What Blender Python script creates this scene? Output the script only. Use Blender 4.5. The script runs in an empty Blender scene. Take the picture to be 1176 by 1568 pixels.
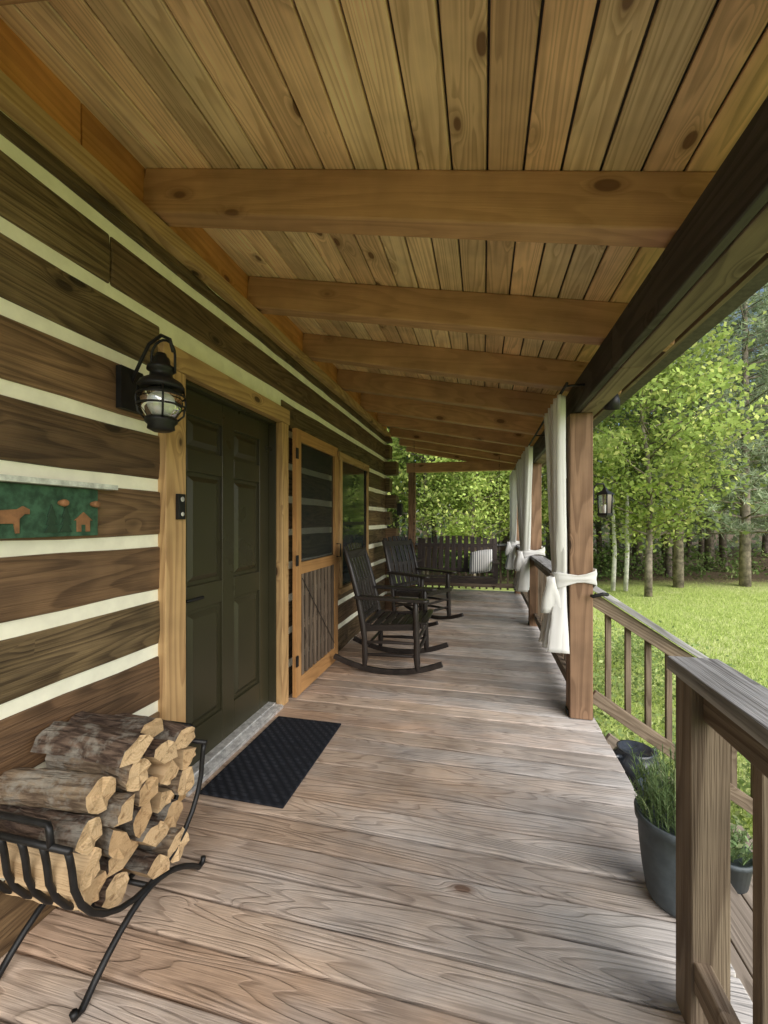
import bpy, math, random
import numpy as np
from mathutils import Vector, Matrix
rg = random.Random(7); nr = np.random.RandomState(5)
S = bpy.context.scene
U = rg.uniform

# ---------------------------------------------------------------- mesh builder
class MB:
    def __init__(s): s.V=[];s.F=[];s.M=[];s.W=[];s.R=[];s.SM=[];s.n=0
    def add(s,vs,fs,mat=0,wc=None,rnd=None,smooth=False,mats=None):
        vs=np.asarray(vs,dtype=float).reshape(-1,3)
        if wc is None: wc=vs
        if rnd is None: rnd=(U(0,1),U(0,1),U(0,1))
        rnd=np.asarray(rnd,dtype=float)
        if rnd.ndim==1: rnd=np.tile(rnd,(len(vs),1))
        s.V.append(vs); s.W.append(np.asarray(wc,dtype=float).reshape(-1,3)); s.R.append(rnd)
        n=s.n
        for i,f in enumerate(fs):
            s.F.append(tuple(int(a)+n for a in f)); s.M.append(mats[i] if mats else mat); s.SM.append(smooth)
        s.n+=len(vs)
    def box(s,c,size,mat=0,R=None,axis=None,rnd=None,jit=0):
        sx,sy,sz=[a/2 for a in size]
        l=np.array([(x,y,z) for x in(-sx,sx) for y in(-sy,sy) for z in(-sz,sz)],float)
        if jit: l=l+np.array([[U(-jit,jit) for _ in range(3)] for _ in range(8)])
        if axis is None: axis=int(np.argmax(size))
        o=[axis]+[a for a in(0,1,2) if a!=axis]
        wc=l[:,o]+np.array([U(0,60),U(0,60),U(0,60)])
        v=l
        if R is not None: v=l@np.array(R.to_3x3()).T
        v=v+np.array(c)
        s.add(v,[(0,1,3,2),(4,6,7,5),(0,4,5,1),(2,3,7,6),(0,2,6,4),(1,5,7,3)],mat,wc,rnd)
    def bb(s,x0,x1,y0,y1,z0,z1,mat=0,axis=None,rnd=None):
        s.box(((x0+x1)/2,(y0+y1)/2,(z0+z1)/2),(x1-x0,y1-y0,z1-z0),mat,axis=axis,rnd=rnd)
    def bar(s,p1,p2,w,t,mat=0,up=(0,0,1),rnd=None):
        p1=Vector(p1);p2=Vector(p2);d=p2-p1;L=d.length;d.normalize();up=Vector(up)
        y=up.cross(d)
        if y.length<1e-4: y=Vector((0,1,0)).cross(d)
        y.normalize();z=d.cross(y)
        R=Matrix((d,y,z)).transposed()
        s.box(tuple((p1+p2)/2),(L,w,t),mat,R,axis=0,rnd=rnd)
    def tube(s,pts,r,mat=0,n=12,cap=True,smooth=True,closed=False):
        pts=[Vector(p) for p in pts];k=len(pts)
        rr=[r]*k if not isinstance(r,(list,tuple)) else r
        vs=[];wc=[];off=(U(0,60),U(0,60),U(0,60));prev=None;L=0
        for i in range(k):
            if closed: t=pts[(i+1)%k]-pts[i-1]
            else: t=pts[min(i+1,k-1)]-pts[max(i-1,0)]
            t.normalize()
            if prev is None:
                a=Vector((0,0,1)) if abs(t.z)<.9 else Vector((1,0,0)); x=t.cross(a).normalized()
            else:
                x=prev-t*prev.dot(t); x.normalize()
            prev=x;y=t.cross(x)
            if i: L+=(pts[i]-pts[i-1]).length
            for j in range(n):
                a=2*math.pi*j/n
                q=x*math.cos(a)*rr[i]+y*math.sin(a)*rr[i]
                vs.append(pts[i]+q); wc.append((L+off[0],math.cos(a)*rr[i]+off[1],math.sin(a)*rr[i]+off[2]))
        fs=[]
        for i in range(k if closed else k-1):
            for j in range(n):
                a=i*n+j;b=i*n+(j+1)%n;i2=(i+1)%k
                fs.append((a,b,i2*n+(j+1)%n,i2*n+j))
        if cap and not closed:
            fs.append(tuple(range(n))[::-1]); fs.append(tuple((k-1)*n+j for j in range(n)))
        s.add([tuple(v) for v in vs],fs,mat,wc,None,smooth)
    def lathe(s,prof,c,mat=0,n=24,smooth=True,R=None):
        vs=[];fs=[];k=len(prof)
        for r,z in prof:
            for j in range(n):
                a=2*math.pi*j/n; v=Vector((r*math.cos(a),r*math.sin(a),z))
                if R: v=R@v
                vs.append((v.x+c[0],v.y+c[1],v.z+c[2]))
        for i in range(k-1):
            for j in range(n):
                fs.append((i*n+j,i*n+(j+1)%n,(i+1)*n+(j+1)%n,(i+1)*n+j))
        s.add(vs,fs,mat,None,None,smooth)
    def build(s,name,mats,bevel=0,parent=None,loc=None,rotz=0,seg=2):
        V=np.concatenate(s.V);W=np.concatenate(s.W);R=np.concatenate(s.R)
        me=bpy.data.meshes.new(name); me.from_pydata(V.tolist(),[],s.F)
        for m in mats: me.materials.append(m)
        me.polygons.foreach_set('material_index',s.M); me.polygons.foreach_set('use_smooth',s.SM)
        a=me.attributes.new('wc','FLOAT_VECTOR','POINT');a.data.foreach_set('vector',W.ravel())
        a=me.attributes.new('rnd','FLOAT_VECTOR','POINT');a.data.foreach_set('vector',R.ravel())
        me.update()
        ob=bpy.data.objects.new(name,me);S.collection.objects.link(ob)
        if bevel:
            b=ob.modifiers.new('bev','BEVEL');b.width=bevel;b.segments=seg;b.limit_method='ANGLE';b.angle_limit=math.radians(40)
        if loc: ob.location=loc
        ob.rotation_euler[2]=rotz
        if parent: ob.parent=parent
        return ob
def empty(name):
    e=bpy.data.objects.new(name,None);S.collection.objects.link(e);return e
def inst(ob,loc,rotz=0,sc=1):
    o=ob.copy();S.collection.objects.link(o)
    o.location=loc;o.rotation_euler[2]=rotz;o.scale=(sc,)*3 if not isinstance(sc,tuple) else sc
    return o

# ---------------------------------------------------------------- shader helpers
class NT:
    def __init__(s,name):
        s.m=bpy.data.materials.new(name);s.m.use_nodes=True;s.t=s.m.node_tree
        s.b=s.t.nodes['Principled BSDF'];s.out=s.t.nodes['Material Output']
    def n(s,typ,ins=None,**kw):
        nd=s.t.nodes.new(typ)
        for k,v in kw.items(): setattr(nd,k,v)
        if ins:
            for k,v in ins.items(): s.set(nd.inputs[k],v)
        return nd
    def set(s,sock,v):
        if isinstance(v,bpy.types.NodeSocket): s.t.links.new(v,sock)
        else:
            if isinstance(v,(tuple,list)) and len(v)==3 and sock.type=='RGBA': v=(*v,1)
            sock.default_value=v
    def math(s,op,a,b=0.0,c=0.0,clamp=False):
        nd=s.n('ShaderNodeMath',{0:a,1:b,2:c},operation=op);nd.use_clamp=clamp;return nd.outputs[0]
    def vm(s,op,a,b): return s.n('ShaderNodeVectorMath',{0:a,1:b},operation=op).outputs[0]
    def mix(s,f,a,b,bt='MIX'):
        nd=s.n('ShaderNodeMix',data_type='RGBA',blend_type=bt);nd.clamp_factor=True
        s.set(nd.inputs[0],f);s.set(nd.inputs[6],a);s.set(nd.inputs[7],b);return nd.outputs[2]
    def mr(s,v,a,b,c=0.,d=1.,smooth=False):
        nd=s.n('ShaderNodeMapRange',{'Value':v,'From Min':a,'From Max':b,'To Min':c,'To Max':d})
        if smooth: nd.interpolation_type='SMOOTHSTEP'
        return nd.outputs[0]
    def noise(s,vec,scale=1.,detail=2.,rough=.5,dist=0.):
        return s.n('ShaderNodeTexNoise',{'Vector':vec,'Scale':scale,'Detail':detail,'Roughness':rough,'Distortion':dist}).outputs[0]
    def attr(s,nm): return s.n('ShaderNodeAttribute',attribute_name=nm).outputs['Vector']
    def sep(s,v): return s.n('ShaderNodeSeparateXYZ',{0:v}).outputs
    def obj(s): return s.n('ShaderNodeTexCoord').outputs['Object']
    def bump(s,h,st,dist=.01):
        s.set(s.b.inputs['Normal'],s.n('ShaderNodeBump',{'Height':h,'Strength':st,'Distance':dist}).outputs[0])
    def fin(s,col,rough,spec=.5,metal=0.):
        s.set(s.b.inputs['Base Color'],col);s.set(s.b.inputs['Roughness'],rough)
        s.b.inputs['Specular IOR Level'].default_value=spec;s.b.inputs['Metallic'].default_value=metal
        return s.m

def wood(name,light,dark,knot=(.03,.012,.005),freq=14.,along=.55,across=6.,rough=.6,bump=.35,var=.3,contrast=1.,
         tint=None,knots=.72,gray=None,spec=.4,fiber=.35,grad=None,ringbump=False,streak=.9,big=0.,ks=1.,lo=.25,kscale=(4.2,8.5)):
    t=NT(name);wc=t.attr('wc');rnd=t.sep(t.attr('rnd'))
    f=t.noise(t.vm('MULTIPLY',wc,(along,across,across)),1.,1.5,.4,.1)
    vo=t.n('ShaderNodeTexVoronoi',{'Vector':t.vm('MULTIPLY',wc,(kscale[0],kscale[1],kscale[1])),'Scale':1.})
    kd=vo.outputs['Distance']
    gate=t.math('GREATER_THAN',t.sep(vo.outputs['Color'])[0],knots)
    kf=t.math('MULTIPLY',t.mr(kd,.42,.05,0,1,True),gate)
    field=t.math('MULTIPLY_ADD',f,freq,t.math('MULTIPLY',kf,2.0))
    fr=t.math('FRACT',field)
    ring=t.mr(fr,lo,.88,0,1,True)
    ring=t.math('MULTIPLY',ring,t.mr(fr,1.,.92,0,1))
    fib=t.noise(t.vm('MULTIPLY',wc,(5,190,190)),1.,1.,.6)
    fib2=t.noise(t.vm('MULTIPLY',wc,(1.2,30,30)),1.,3.,.6)
    g=t.math('ADD',t.math('MULTIPLY',ring,.62*contrast),t.math('MULTIPLY_ADD',fib,fiber,-fiber*.5))
    g=t.math('ADD',g,t.math('MULTIPLY_ADD',fib2,streak,-.37*streak),clamp=True)
    col=t.mix(g,light,dark)
    if tint: col=t.mix(t.mr(rnd[1],.35,1,0,.85),col,t.mix(g,tint,tuple(c*.5 for c in tint)))
    if gray:
        ob=t.obj();gx=t.sep(ob)[0]
        gn=t.noise(t.vm('MULTIPLY',ob,(1.2,3,3)),1.3,3.,.65)
        fac=gn if grad is None else t.math('ADD',t.math('MULTIPLY_ADD',gn,1.5,-.75),t.mr(gx,grad[0],grad[1],.0,1.))
        fac=t.math('ADD',fac,t.math('MULTIPLY_ADD',rnd[2],.4,-.2),clamp=True)
        col=t.mix(fac,col,t.mix(g,gray,tuple(c*.5 for c in gray)))
    val=t.mr(rnd[0],0,1,1-var,1+var*.6)
    if big:
        bn_=t.noise(t.obj(),3.1,3.,.65);val=t.math('MULTIPLY',val,t.mr(bn_,.3,.7,1-big,1+big))
    col=t.n('ShaderNodeHueSaturation',{'Value':val,'Color':col,'Saturation':1.,'Fac':1.}).outputs[0]
    km=t.math('MULTIPLY',t.mr(kd,.16*ks,.12*ks,0,1,True),gate)
    kr=t.math('MULTIPLY',t.mr(kd,.30*ks,.15*ks,0,.5,True),gate)
    col=t.mix(kr,col,tuple(a*.6+b*.4 for a,b in zip(dark,knot)))
    col=t.mix(t.math('MULTIPLY',km,.8),col,knot)
    h=fib
    if ringbump: h=t.math('ADD',t.math('MULTIPLY',ring,-.5),t.math('MULTIPLY',fib,.5))
    t.bump(h,bump,.004)
    return t.fin(col,t.mr(g,0,1,rough-.06,rough+.1),spec)

def plain(name,col,rough=.5,metal=0.,spec=.5,nz=.25,sc=30,bump=.15):
    t=NT(name);n=t.noise(t.obj(),sc,3.,.6)
    c=t.mix(t.mr(n,.35,.65),tuple(x*(1-nz) for x in col),tuple(min(1,x*(1+nz)) for x in col))
    if bump: t.bump(n,bump,.003)
    return t.fin(c,t.mr(n,.3,.7,rough-.05,rough+.08),spec,metal)

M={}
M['ceil']=wood('ceiling_pine',(.93,.73,.44),(.50,.33,.16),knot=(.12,.05,.02),var=.28,tint=(.80,.49,.27),knots=.66,rough=.42,bump=.15,freq=15,across=11,contrast=.8,big=.2,ks=1.)
M['beam']=wood('beam_timber',(.53,.30,.155),(.34,.18,.085),knot=(.13,.055,.025),var=.15,knots=.8,rough=.55,freq=13,across=5.5,contrast=.6,big=.18,ks=1.3)
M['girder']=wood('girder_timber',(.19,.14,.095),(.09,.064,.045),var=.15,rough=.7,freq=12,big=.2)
M['girshade']=wood('girder_shaded_face',(.055,.047,.042),(.027,.023,.02),var=.15,rough=.7,freq=12,big=.2)  # same girder timber with the shade of its inner side in the colour
M['log']=wood('hewn_log',(.195,.135,.066),(.060,.038,.018),knot=(.02,.011,.006),var=.34,knots=.7,rough=.5,bump=.9,freq=18,across=6.5,tint=(.19,.105,.055),fiber=1.,big=.36,streak=1.4,ks=1.1)
M['trim']=wood('trim_pine',(.54,.35,.16),(.33,.19,.08),var=.12,rough=.5,knots=.7,big=.15)
M['orange']=wood('stained_fascia',(.64,.30,.095),(.42,.17,.045),knot=(.12,.03,.01),var=.22,rough=.45,knots=.7,contrast=.7,big=.2)
M['sdoor']=wood('screen_door_pine',(.48,.26,.10),(.31,.155,.055),knot=(.10,.03,.01),var=.12,rough=.45,knots=.7,contrast=.7,big=.15)
M['deck']=wood('deck_board',(.575,.445,.335),(.28,.195,.14),knot=(.15,.085,.055),var=.24,rough=.6,bump=.9,freq=17,along=.9,across=9,
   contrast=.72,gray=(.56,.53,.50),grad=(-1.2,.8),tint=(.52,.35,.235),knots=.90,spec=.35,fiber=.9,ringbump=True,streak=.8,big=.22,lo=.5,kscale=(3.6,7.2),ks=.85)
M['post']=wood('post_cedar',(.30,.18,.105),(.16,.09,.05),var=.15,rough=.7,freq=12,big=.2)
M['rail']=wood('rail_weathered',(.215,.165,.115),(.095,.065,.042),var=.2,rough=.75,bump=.8,fiber=.6,big=.25)
M['cap']=wood('rail_cap_weathered',(.35,.35,.35),(.14,.135,.13),var=.1,rough=.7,bump=1.,fiber=.8,freq=17,big=.2)
M['stair']=wood('stair_tread',(.30,.25,.2),(.15,.12,.09),var=.15,rough=.75)
M['chair']=wood('chair_stain_black',(.035,.028,.024),(.018,.014,.012),var=.3,rough=.38,bump=.3,knots=.99)
M['bench']=wood('bench_dark',(.05,.036,.031),(.025,.019,.016),var=.3,rough=.5,knots=.99)
M['black']=plain('black_iron',(.018,.018,.018),.45,.4,.5)
M['under']=plain('joist_gap_shade',(.012,.010,.009),.9,0,.1)  # near-black, so the gaps between deck boards read as shade
M['chink']=plain('chinking_mortar',(.95,.93,.74),.8,0,.3,.06,11,.9)
M['door']=plain('door_paint',(.040,.036,.018),.30,0,.5,.05,3,0)
M['alum']=plain('aluminium_sill',(.72,.72,.70),.4,.5)
M['clay']=plain('glazed_grey_clay',(.07,.085,.095),.55,0,.4,.2)
M['glazeb']=plain('glazed_black',(.03,.036,.045),.2)
M['signg']=plain('sign_green',(.045,.105,.06),.6,0,.3,.4,30)
M['signo']=plain('sign_orange',(.27,.13,.055),.6)
M['signw']=plain('sign_cream',(.62,.66,.58),.7)
M['signd']=plain('sign_darkgreen',(.02,.05,.025),.6)
M['bulb']=plain('frosted_globe',(.85,.86,.84),.3,0,.5,.03)
M['roof']=plain('roof_shingle',(.10,.09,.08),.9)
t=NT('doormat_fibre');o=t.obj()
w1=t.n('ShaderNodeTexWave',{'Vector':t.vm('MULTIPLY',o,(1,1,0)),'Scale':11.,'Distortion':0.},wave_type='BANDS',bands_direction='DIAGONAL').outputs[1]
br=t.n('ShaderNodeTexBrick',{'Vector':o,'Scale':9.,'Mortar Size':.03,'Color1':(.2,.2,.2,1),'Color2':(1,1,1,1),'Mortar':(0,0,0,1)}).outputs[0]
h=t.math('MULTIPLY',w1,t.math('ADD',t.sep(br)[0],.2));nn=t.noise(o,300,3)
t.bump(t.math('ADD',h,nn),.8,.005);M['mat']=t.fin(t.mix(t.math('MULTIPLY',h,nn),(.012,.014,.019),(.06,.067,.083)),.9,.2)
t=NT('insect_screen');tr=t.n('ShaderNodeBsdfTransparent');df=t.n('ShaderNodeBsdfDiffuse',{'Color':(.04,.045,.04)})
ms=t.n('ShaderNodeMixShader',{0:.45,1:tr.outputs[0],2:df.outputs[0]});t.t.links.new(ms.outputs[0],t.out.inputs[0]);M['screen']=t.m
t=NT('lantern_glass');tr=t.n('ShaderNodeBsdfTransparent',{'Color':(.95,.97,.96)});gl=t.n('ShaderNodeBsdfGlossy',{'Roughness':.05})
fr=t.n('ShaderNodeFresnel',{0:1.5});ms=t.n('ShaderNodeMixShader',{0:t.math('ADD',fr.outputs[0],.15),1:tr.outputs[0],2:gl.outputs[0]});t.t.links.new(ms.outputs[0],t.out.inputs[0]);M['glass']=t.m
M['wglass']=plain('window_glass_dark',(.012,.02,.018),.05,0,.8,.05,3,.0)
t=NT('curtain_cloth');c=(.86,.86,.84)
df=t.n('ShaderNodeBsdfDiffuse',{'Color':(*c,1)});tl=t.n('ShaderNodeBsdfTranslucent',{'Color':(*c,1)})
ms=t.n('ShaderNodeMixShader',{0:.35,1:df.outputs[0],2:tl.outputs[0]});t.t.links.new(ms.outputs[0],t.out.inputs[0]);M['cloth']=t.m
t=NT('striped_cloth');w=t.n('ShaderNodeTexWave',{'Vector':t.obj(),'Scale':9.},bands_direction='X').outputs[1]
M['stripe']=t.fin(t.mix(t.mr(w,.75,.8),(.75,.75,.72),(.05,.06,.08)),.9)
def bark(name,a,b,sc=1.):
    t=NT(name);wc=t.attr('wc');v=t.vm('MULTIPLY',wc,(14*sc,70*sc,70*sc))
    n=t.noise(v,1.,5.,.75,.2);vo=t.n('ShaderNodeTexVoronoi',{'Vector':v,'Scale':.7},feature='DISTANCE_TO_EDGE').outputs[0]
    h=t.math('ADD',n,t.mr(vo,0,.25,0,.3));t.bump(h,1.,.018)
    rn=t.sep(t.attr('rnd'))[0]
    ln=t.noise(wc,11,4.,.7);c=t.mix(t.mr(h,.45,1.),b,a);c=t.mix(t.mr(ln,.5,.62,0,.7),c,(.33,.31,.26))
    c=t.n('ShaderNodeHueSaturation',{'Value':t.mr(rn,0,1,.7,1.4),'Color':c}).outputs[0]
    return t.fin(c,.9,.2)
M['bark']=bark('firewood_bark',(.23,.16,.115),(.055,.036,.027))
M['bark2']=bark('firewood_bark_light',(.38,.29,.19),(.13,.09,.06),.8)
M['trunk']=plain('tree_bark',(.22,.185,.15),.9,0,.2,.5,6,.0)
M['birch']=plain('birch_bark',(.66,.64,.6),.9,0,.2,.3,6,.0)
M['split']=wood('split_wood',(.62,.45,.26),(.40,.26,.13),var=.3,rough=.8,bump=1.,knots=.95,freq=9,big=.2)
t=NT('endgrain');wc=t.attr('wc');r=t.sep(wc)
rr=t.math('SQRT',t.math('ADD',t.math('MULTIPLY',r[1],r[1]),t.math('MULTIPLY',r[2],r[2])))
ns=t.noise(wc,14,3.);ring=t.math('FRACT',t.math('MULTIPLY_ADD',rr,130.,t.math('MULTIPLY',ns,2.)))
rn=t.sep(t.attr('rnd'))[0];cr=t.noise(t.vm('MULTIPLY',wc,(1,26,60)),1.,3.,.7)
c=t.mix(ring,(.80,.60,.36),(.64,.44,.23));c=t.mix(t.mr(cr,.54,.66,0,.75),c,(.28,.16,.075));c=t.mix(t.mr(rn,0,1,0,.55),c,(.46,.27,.12))
t.bump(t.noise(wc,120,3),.6,.004);M['endg']=t.fin(c,.85,.2)

def leafmat(name,a,b,c,tr=.45,dark=.38,tc=(.40,.48,.13)):
    t=NT(name);r=t.sep(t.attr('rnd'))
    oi=t.n('ShaderNodeObjectInfo').outputs['Random']
    col=t.mix(r[0],a,b);col=t.mix(t.math('GREATER_THAN',r[1],.8),col,c)
    val=t.math('MULTIPLY',t.mr(r[2],0,1,dark,1.25),t.mr(oi,0,1,.8,1.2))  # clump tone carries painted shade as well as random variation
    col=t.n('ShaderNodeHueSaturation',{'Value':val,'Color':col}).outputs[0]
    df=t.n('ShaderNodeBsdfDiffuse',{'Color':col});tl=t.n('ShaderNodeBsdfTranslucent',{'Color':t.mix(.5,col,tc,'MIX')})
    m1=t.n('ShaderNodeMixShader',{0:tr,1:df.outputs[0],2:tl.outputs[0]})
    t.t.links.new(m1.outputs[0],t.out.inputs[0]);return t.m
M['maple']=leafmat('maple_leaves',(.33,.45,.13),(.48,.58,.17),(.70,.74,.26))  # leaf and grass colours raised above natural to look sunlit
M['oak']=leafmat('oak_leaves',(.22,.32,.12),(.34,.44,.17),(.52,.59,.27),tc=(.44,.52,.18))
M['under_g']=leafmat('undergrowth_leaves',(.13,.21,.07),(.22,.31,.10),(.38,.46,.18),.35,.3,(.3,.38,.12))  # darkened colour stands for the shade behind the trees
M['far_haze']=leafmat('far_foliage_haze',(.46,.56,.32),(.56,.65,.38),(.74,.80,.54),.5,.6,(.6,.68,.4))  # pale colour paints the distance haze into the leaves
M['pine']=leafmat('pine_needles',(.27,.35,.23),(.38,.45,.29),(.54,.59,.42),.3,.5,(.44,.50,.3))
M['grassb']=leafmat('grass_blades',(.36,.47,.13),(.50,.60,.18),(.68,.71,.34),.35,.7)
M['herb']=leafmat('herb_leaves',(.14,.22,.10),(.21,.30,.14),(.32,.39,.20),.3,.6)

# ---------------------------------------------------------------- leaf helper
def leaves(mb,C,size,mat,updir=.4,rnd=None,asp=.6):
    C=np.asarray(C);n=len(C)
    N=nr.normal(size=(n,3));N[:,2]+=updir*2;N/=np.linalg.norm(N,axis=1)[:,None]
    A=np.cross(N,nr.normal(size=(n,3)));A/=np.linalg.norm(A,axis=1)[:,None];B=np.cross(N,A)
    sz=size*nr.uniform(.6,1.3,(n,1))
    v=np.stack([C-A*sz*.5,C-B*sz*asp*.5-A*sz*.05,C+A*sz*.5,C+B*sz*asp*.5-A*sz*.05],1).reshape(-1,3)
    f=np.arange(4*n).reshape(n,4)
    if rnd is None: rnd=nr.uniform(0,1,(n,3))
    mb.add(v,f,mat,rnd=np.repeat(rnd,4,0))
def clumps(mb,cents,rad,per,size,mat,flat=.6,up=.4):
    P=[];R=[]
    for c in cents:
        r=rad*U(.6,1.3);k=int(per*U(.7,1.3));p=nr.normal(size=(k,3))*.5*r;p[:,2]*=flat
        P.append(p+np.array(c));q=nr.uniform(0,1,(k,3));q[:,2]=np.clip(U(.1,.9)+nr.uniform(-.25,.25,k)+p[:,2]/r*.35,0,1);q[:,0]=np.clip(q[:,0]*.5+U(0,.5),0,1);R.append(q)  # shade put into leaf tone: clump tops lighter, undersides darker
    leaves(mb,np.concatenate(P),size,mat,up,np.concatenate(R))
def broadleaf(name,H,R,zc,leafm,nl,per,size,trunkm,tr=.14,rad=.75):
    mb=MB();pts=[(U(-.05,.05)*i,U(-.05,.05)*i,H*.95*i/7) for i in range(8)]
    mb.tube(pts,[tr*(1-.85*i/7) for i in range(8)],1,8)
    cents=[]
    for i in range(nl):
        z0=zc+(H*.9-zc)*(i/nl);a=i*2.4+U(-.4,.4);t=(z0-zc)/(H-zc)
        L=R*(math.sin(math.pi*min(1,.22+t*.75))**.7)*U(.65,1.15)
        b=[]
        for k in range(5):
            q=k/4;b.append((math.cos(a+q*.3)*L*q,math.sin(a+q*.3)*L*q,z0+L*(.35*q+.1*q*q)))
        mb.tube(b,[tr*.32*(1-.8*k/4)*(1-.5*t) for k in range(5)],1,5)
        for k in range(4):
            q=U(.35,1.05);cents.append((math.cos(a+q*.3)*L*q+U(-.5,.5),math.sin(a+q*.3)*L*q+U(-.5,.5),z0+L*.4*q+U(-.4,.5)))
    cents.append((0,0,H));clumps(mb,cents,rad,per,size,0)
    return mb.build(name,[M[leafm],M[trunkm]])
def pine(name,H,z0,R,whorls=20,tr=.16):
    mb=MB();mb.tube([(0,0,H*i/6) for i in range(7)],[tr*(1-.9*i/6) for i in range(7)],1,8)
    P=[];D=[];Q=[]
    for w in range(whorls):
        t=w/whorls;z=z0+(H-z0)*t
        for b in range(6):
            if U(0,1)<.12: continue
            a=b*1.047+w*.5+U(-.3,.3);L=R*(1-t)**.65*U(.6,1.1)+.3;rise=U(.05,.35)
            e=(math.cos(a)*L,math.sin(a)*L,z+L*rise)
            mb.tube([(0,0,z),(e[0]*.6,e[1]*.6,z+L*rise*.4),e],[.03*(1-t)+.01,.015,.006],1,4,cap=False)
            br=U(.1,.9)
            for k in range(int(5+L*7)):
                q=U(.3,1.0)
                P.append((e[0]*q+U(-.28,.28),e[1]*q+U(-.28,.28),z+L*rise*q+U(-.12,.22)));Q.append(np.clip(br+U(-.2,.2),0,1))
    P=np.array(P);Q=np.array(Q);k=12;C=np.repeat(P,k,0);q=np.repeat(Q,k);n=len(C)
    d=nr.normal(size=(n,3));d[:,2]+=.5;d/=np.linalg.norm(d,axis=1)[:,None]
    s=np.cross(d,nr.normal(size=(n,3)));s/=np.linalg.norm(s,axis=1)[:,None]
    L=nr.uniform(.14,.28,(n,1))
    v=np.stack([C-s*.016,C+s*.016,C+d*L],1).reshape(-1,3)
    rn=nr.uniform(0,1,(n,3));rn[:,2]=q
    mb.add(v,np.arange(3*n).reshape(n,3),0,rnd=np.repeat(rn,3,0))
    return mb.build(name,[M['pine'],M['trunk']])

# ---------------------------------------------------------------- constants
XW=-1.43; YE=6.3; DE=8.15; GZ=-.82; YR=-.75; YD=-1.9
cabin=empty('log_cabin')
lg=MB();YS=-2.2
def logbox(x0,x1,a,b,z0,z1):
    n=max(2,int((b-a)/.22));o=np.array([U(0,60),U(0,60),U(0,60)]);V=[];W=[];rows=4
    for i in range(n+1):
        y=a+(b-a)*i/n
        for j in range(rows):
            z=z0+(z1-z0)*j/(rows-1)
            e=.004 if j in(0,rows-1) else 0
            zz=z+(U(-.004,.004) if j in(0,rows-1) else 0)
            V.append((x1-e+U(-.0035,.0035),y,zz));W.append((y,0,z))
    F=[]
    for i in range(n):
        for j in range(rows-1): p=i*rows+j;F.append((p,p+rows,p+rows+1,p+1))
    b0=len(V)
    for i in (0,n):
        y=a+(b-a)*i/n;V+= [(x0,y,z0),(x0,y,z1)];W+=[(y,.2,z0),(y,.2,z1)]
    F+=[(b0,b0+2)+tuple(i*rows for i in range(n,-1,-1)),(b0+1,)+tuple(i*rows+rows-1 for i in range(n+1))+(b0+3,),
        (b0,)+tuple(range(rows))+(b0+1,),(b0+2,b0+3)+tuple(n*rows+j for j in range(rows-1,-1,-1))]
    lg.add(V,F,0,np.array(W)+o)
for k in range(11):
    z0=.25*k+.026;z1=.25*k+.224
    if k==10: z1=2.60
    if k==0: z0=.0
    segs=[(YS,YE)]
    if z0<2.12: segs=[(YS,1.62),(2.80,YE)]
    for a,b in segs:
        cuts=[a]
        if k==9: cuts+= [1.36]
        if k==7 and a<0: cuts+=[-.6]
        cuts.append(b)
        for c0,c1 in zip(cuts[:-1],cuts[1:]): logbox(XW-.17,XW+U(-.003,.003),c0+.002,c1-.002,z0,z1)
    if k%2==0 and k<10: lg.bb(XW-.1,XW+.17,YE-.2,YE-.003,z0,z1,axis=0)
    else: lg.bb(XW-.1,XW+.07,YE-.2,YE-.004,z0,z1,axis=0)
    lg.bb(-8,XW-.18,YE-.19,YE-.01,z0,z1,axis=0)
lg.build('log_wall',[M['log']],.008,cabin)
ck=MB()
ck.bb(XW-.16,XW-.012,YS,1.63,0,2.6);ck.bb(XW-.16,XW-.012,2.79,YE-.03,0,2.6);ck.bb(XW-.16,XW-.0125,1.63,2.79,2.13,2.6)
ck.bb(-8,XW-.18,YE-.17,YE-.03,0,2.6)
ck.build('chinking',[M['chink']],0,cabin)
tm=MB()
tm.bb(XW-.02,XW+.03,1.615,1.748,.0,2.045);tm.bb(XW-.02,XW+.03,2.745,2.845,0,2.045);tm.bb(XW-.02,XW+.033,1.60,2.86,2.047,2.155)
for a in((3.98,4.05,.66,1.95),(4.98,5.05,.66,1.95)): tm.bb(XW-.01,XW+.035,*a)
tm.bb(XW-.01,XW+.038,3.96,5.07,1.951,2.03);tm.bb(XW-.01,XW+.05,3.95,5.08,.60,.659)
tm.build('door_and_window_trim',[M['trim']],.004,cabin)
jb=MB();jb.bb(XW-.16,XW-.021,1.735,1.762,0,2.04);jb.bb(XW-.16,XW-.021,2.738,2.765,0,2.04);jb.bb(XW-.16,XW-.022,1.735,2.765,2.03,2.06)
jb.build('door_jamb',[M['door']],.002,cabin)
fa=MB();fa.bb(XW-.1,XW+.045,YS,YE,2.602,2.672,1)
for i in range(9):
    y0=YS+i*1.15
    if y0<YE: fa.bb(XW-.1,XW-.02,y0+.002,min(y0+1.148,YE),2.673,2.95,0,1)
fa.build('fascia_board',[M['orange'],M['trim']],.004,cabin)
wn=MB();wn.bb(XW-.005,XW+.012,4.05,4.98,.659,1.951,0)
wn.bb(XW,XW+.022,4.05,4.98,1.29,1.325,1)
for a in((4.05,4.075,.659,1.951),(4.955,4.98,.659,1.951)): wn.bb(XW,XW+.022,*a,1)
wn.build('window',[M['wglass'],M['black']],0,cabin)
dr=MB();XD=XW-.075
dr.bb(XD-.04,XD-.018,1.765,2.735,.02,2.03)
ys=[1.765,1.885,2.19,2.31,2.615,2.735];zs=[.02,.22,.86,.99,1.60,1.72,1.90,2.03]
for a,b in((0,1),(2,3),(4,5)): dr.bb(XD-.03,XD,ys[a],ys[b],.02,2.03)
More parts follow.
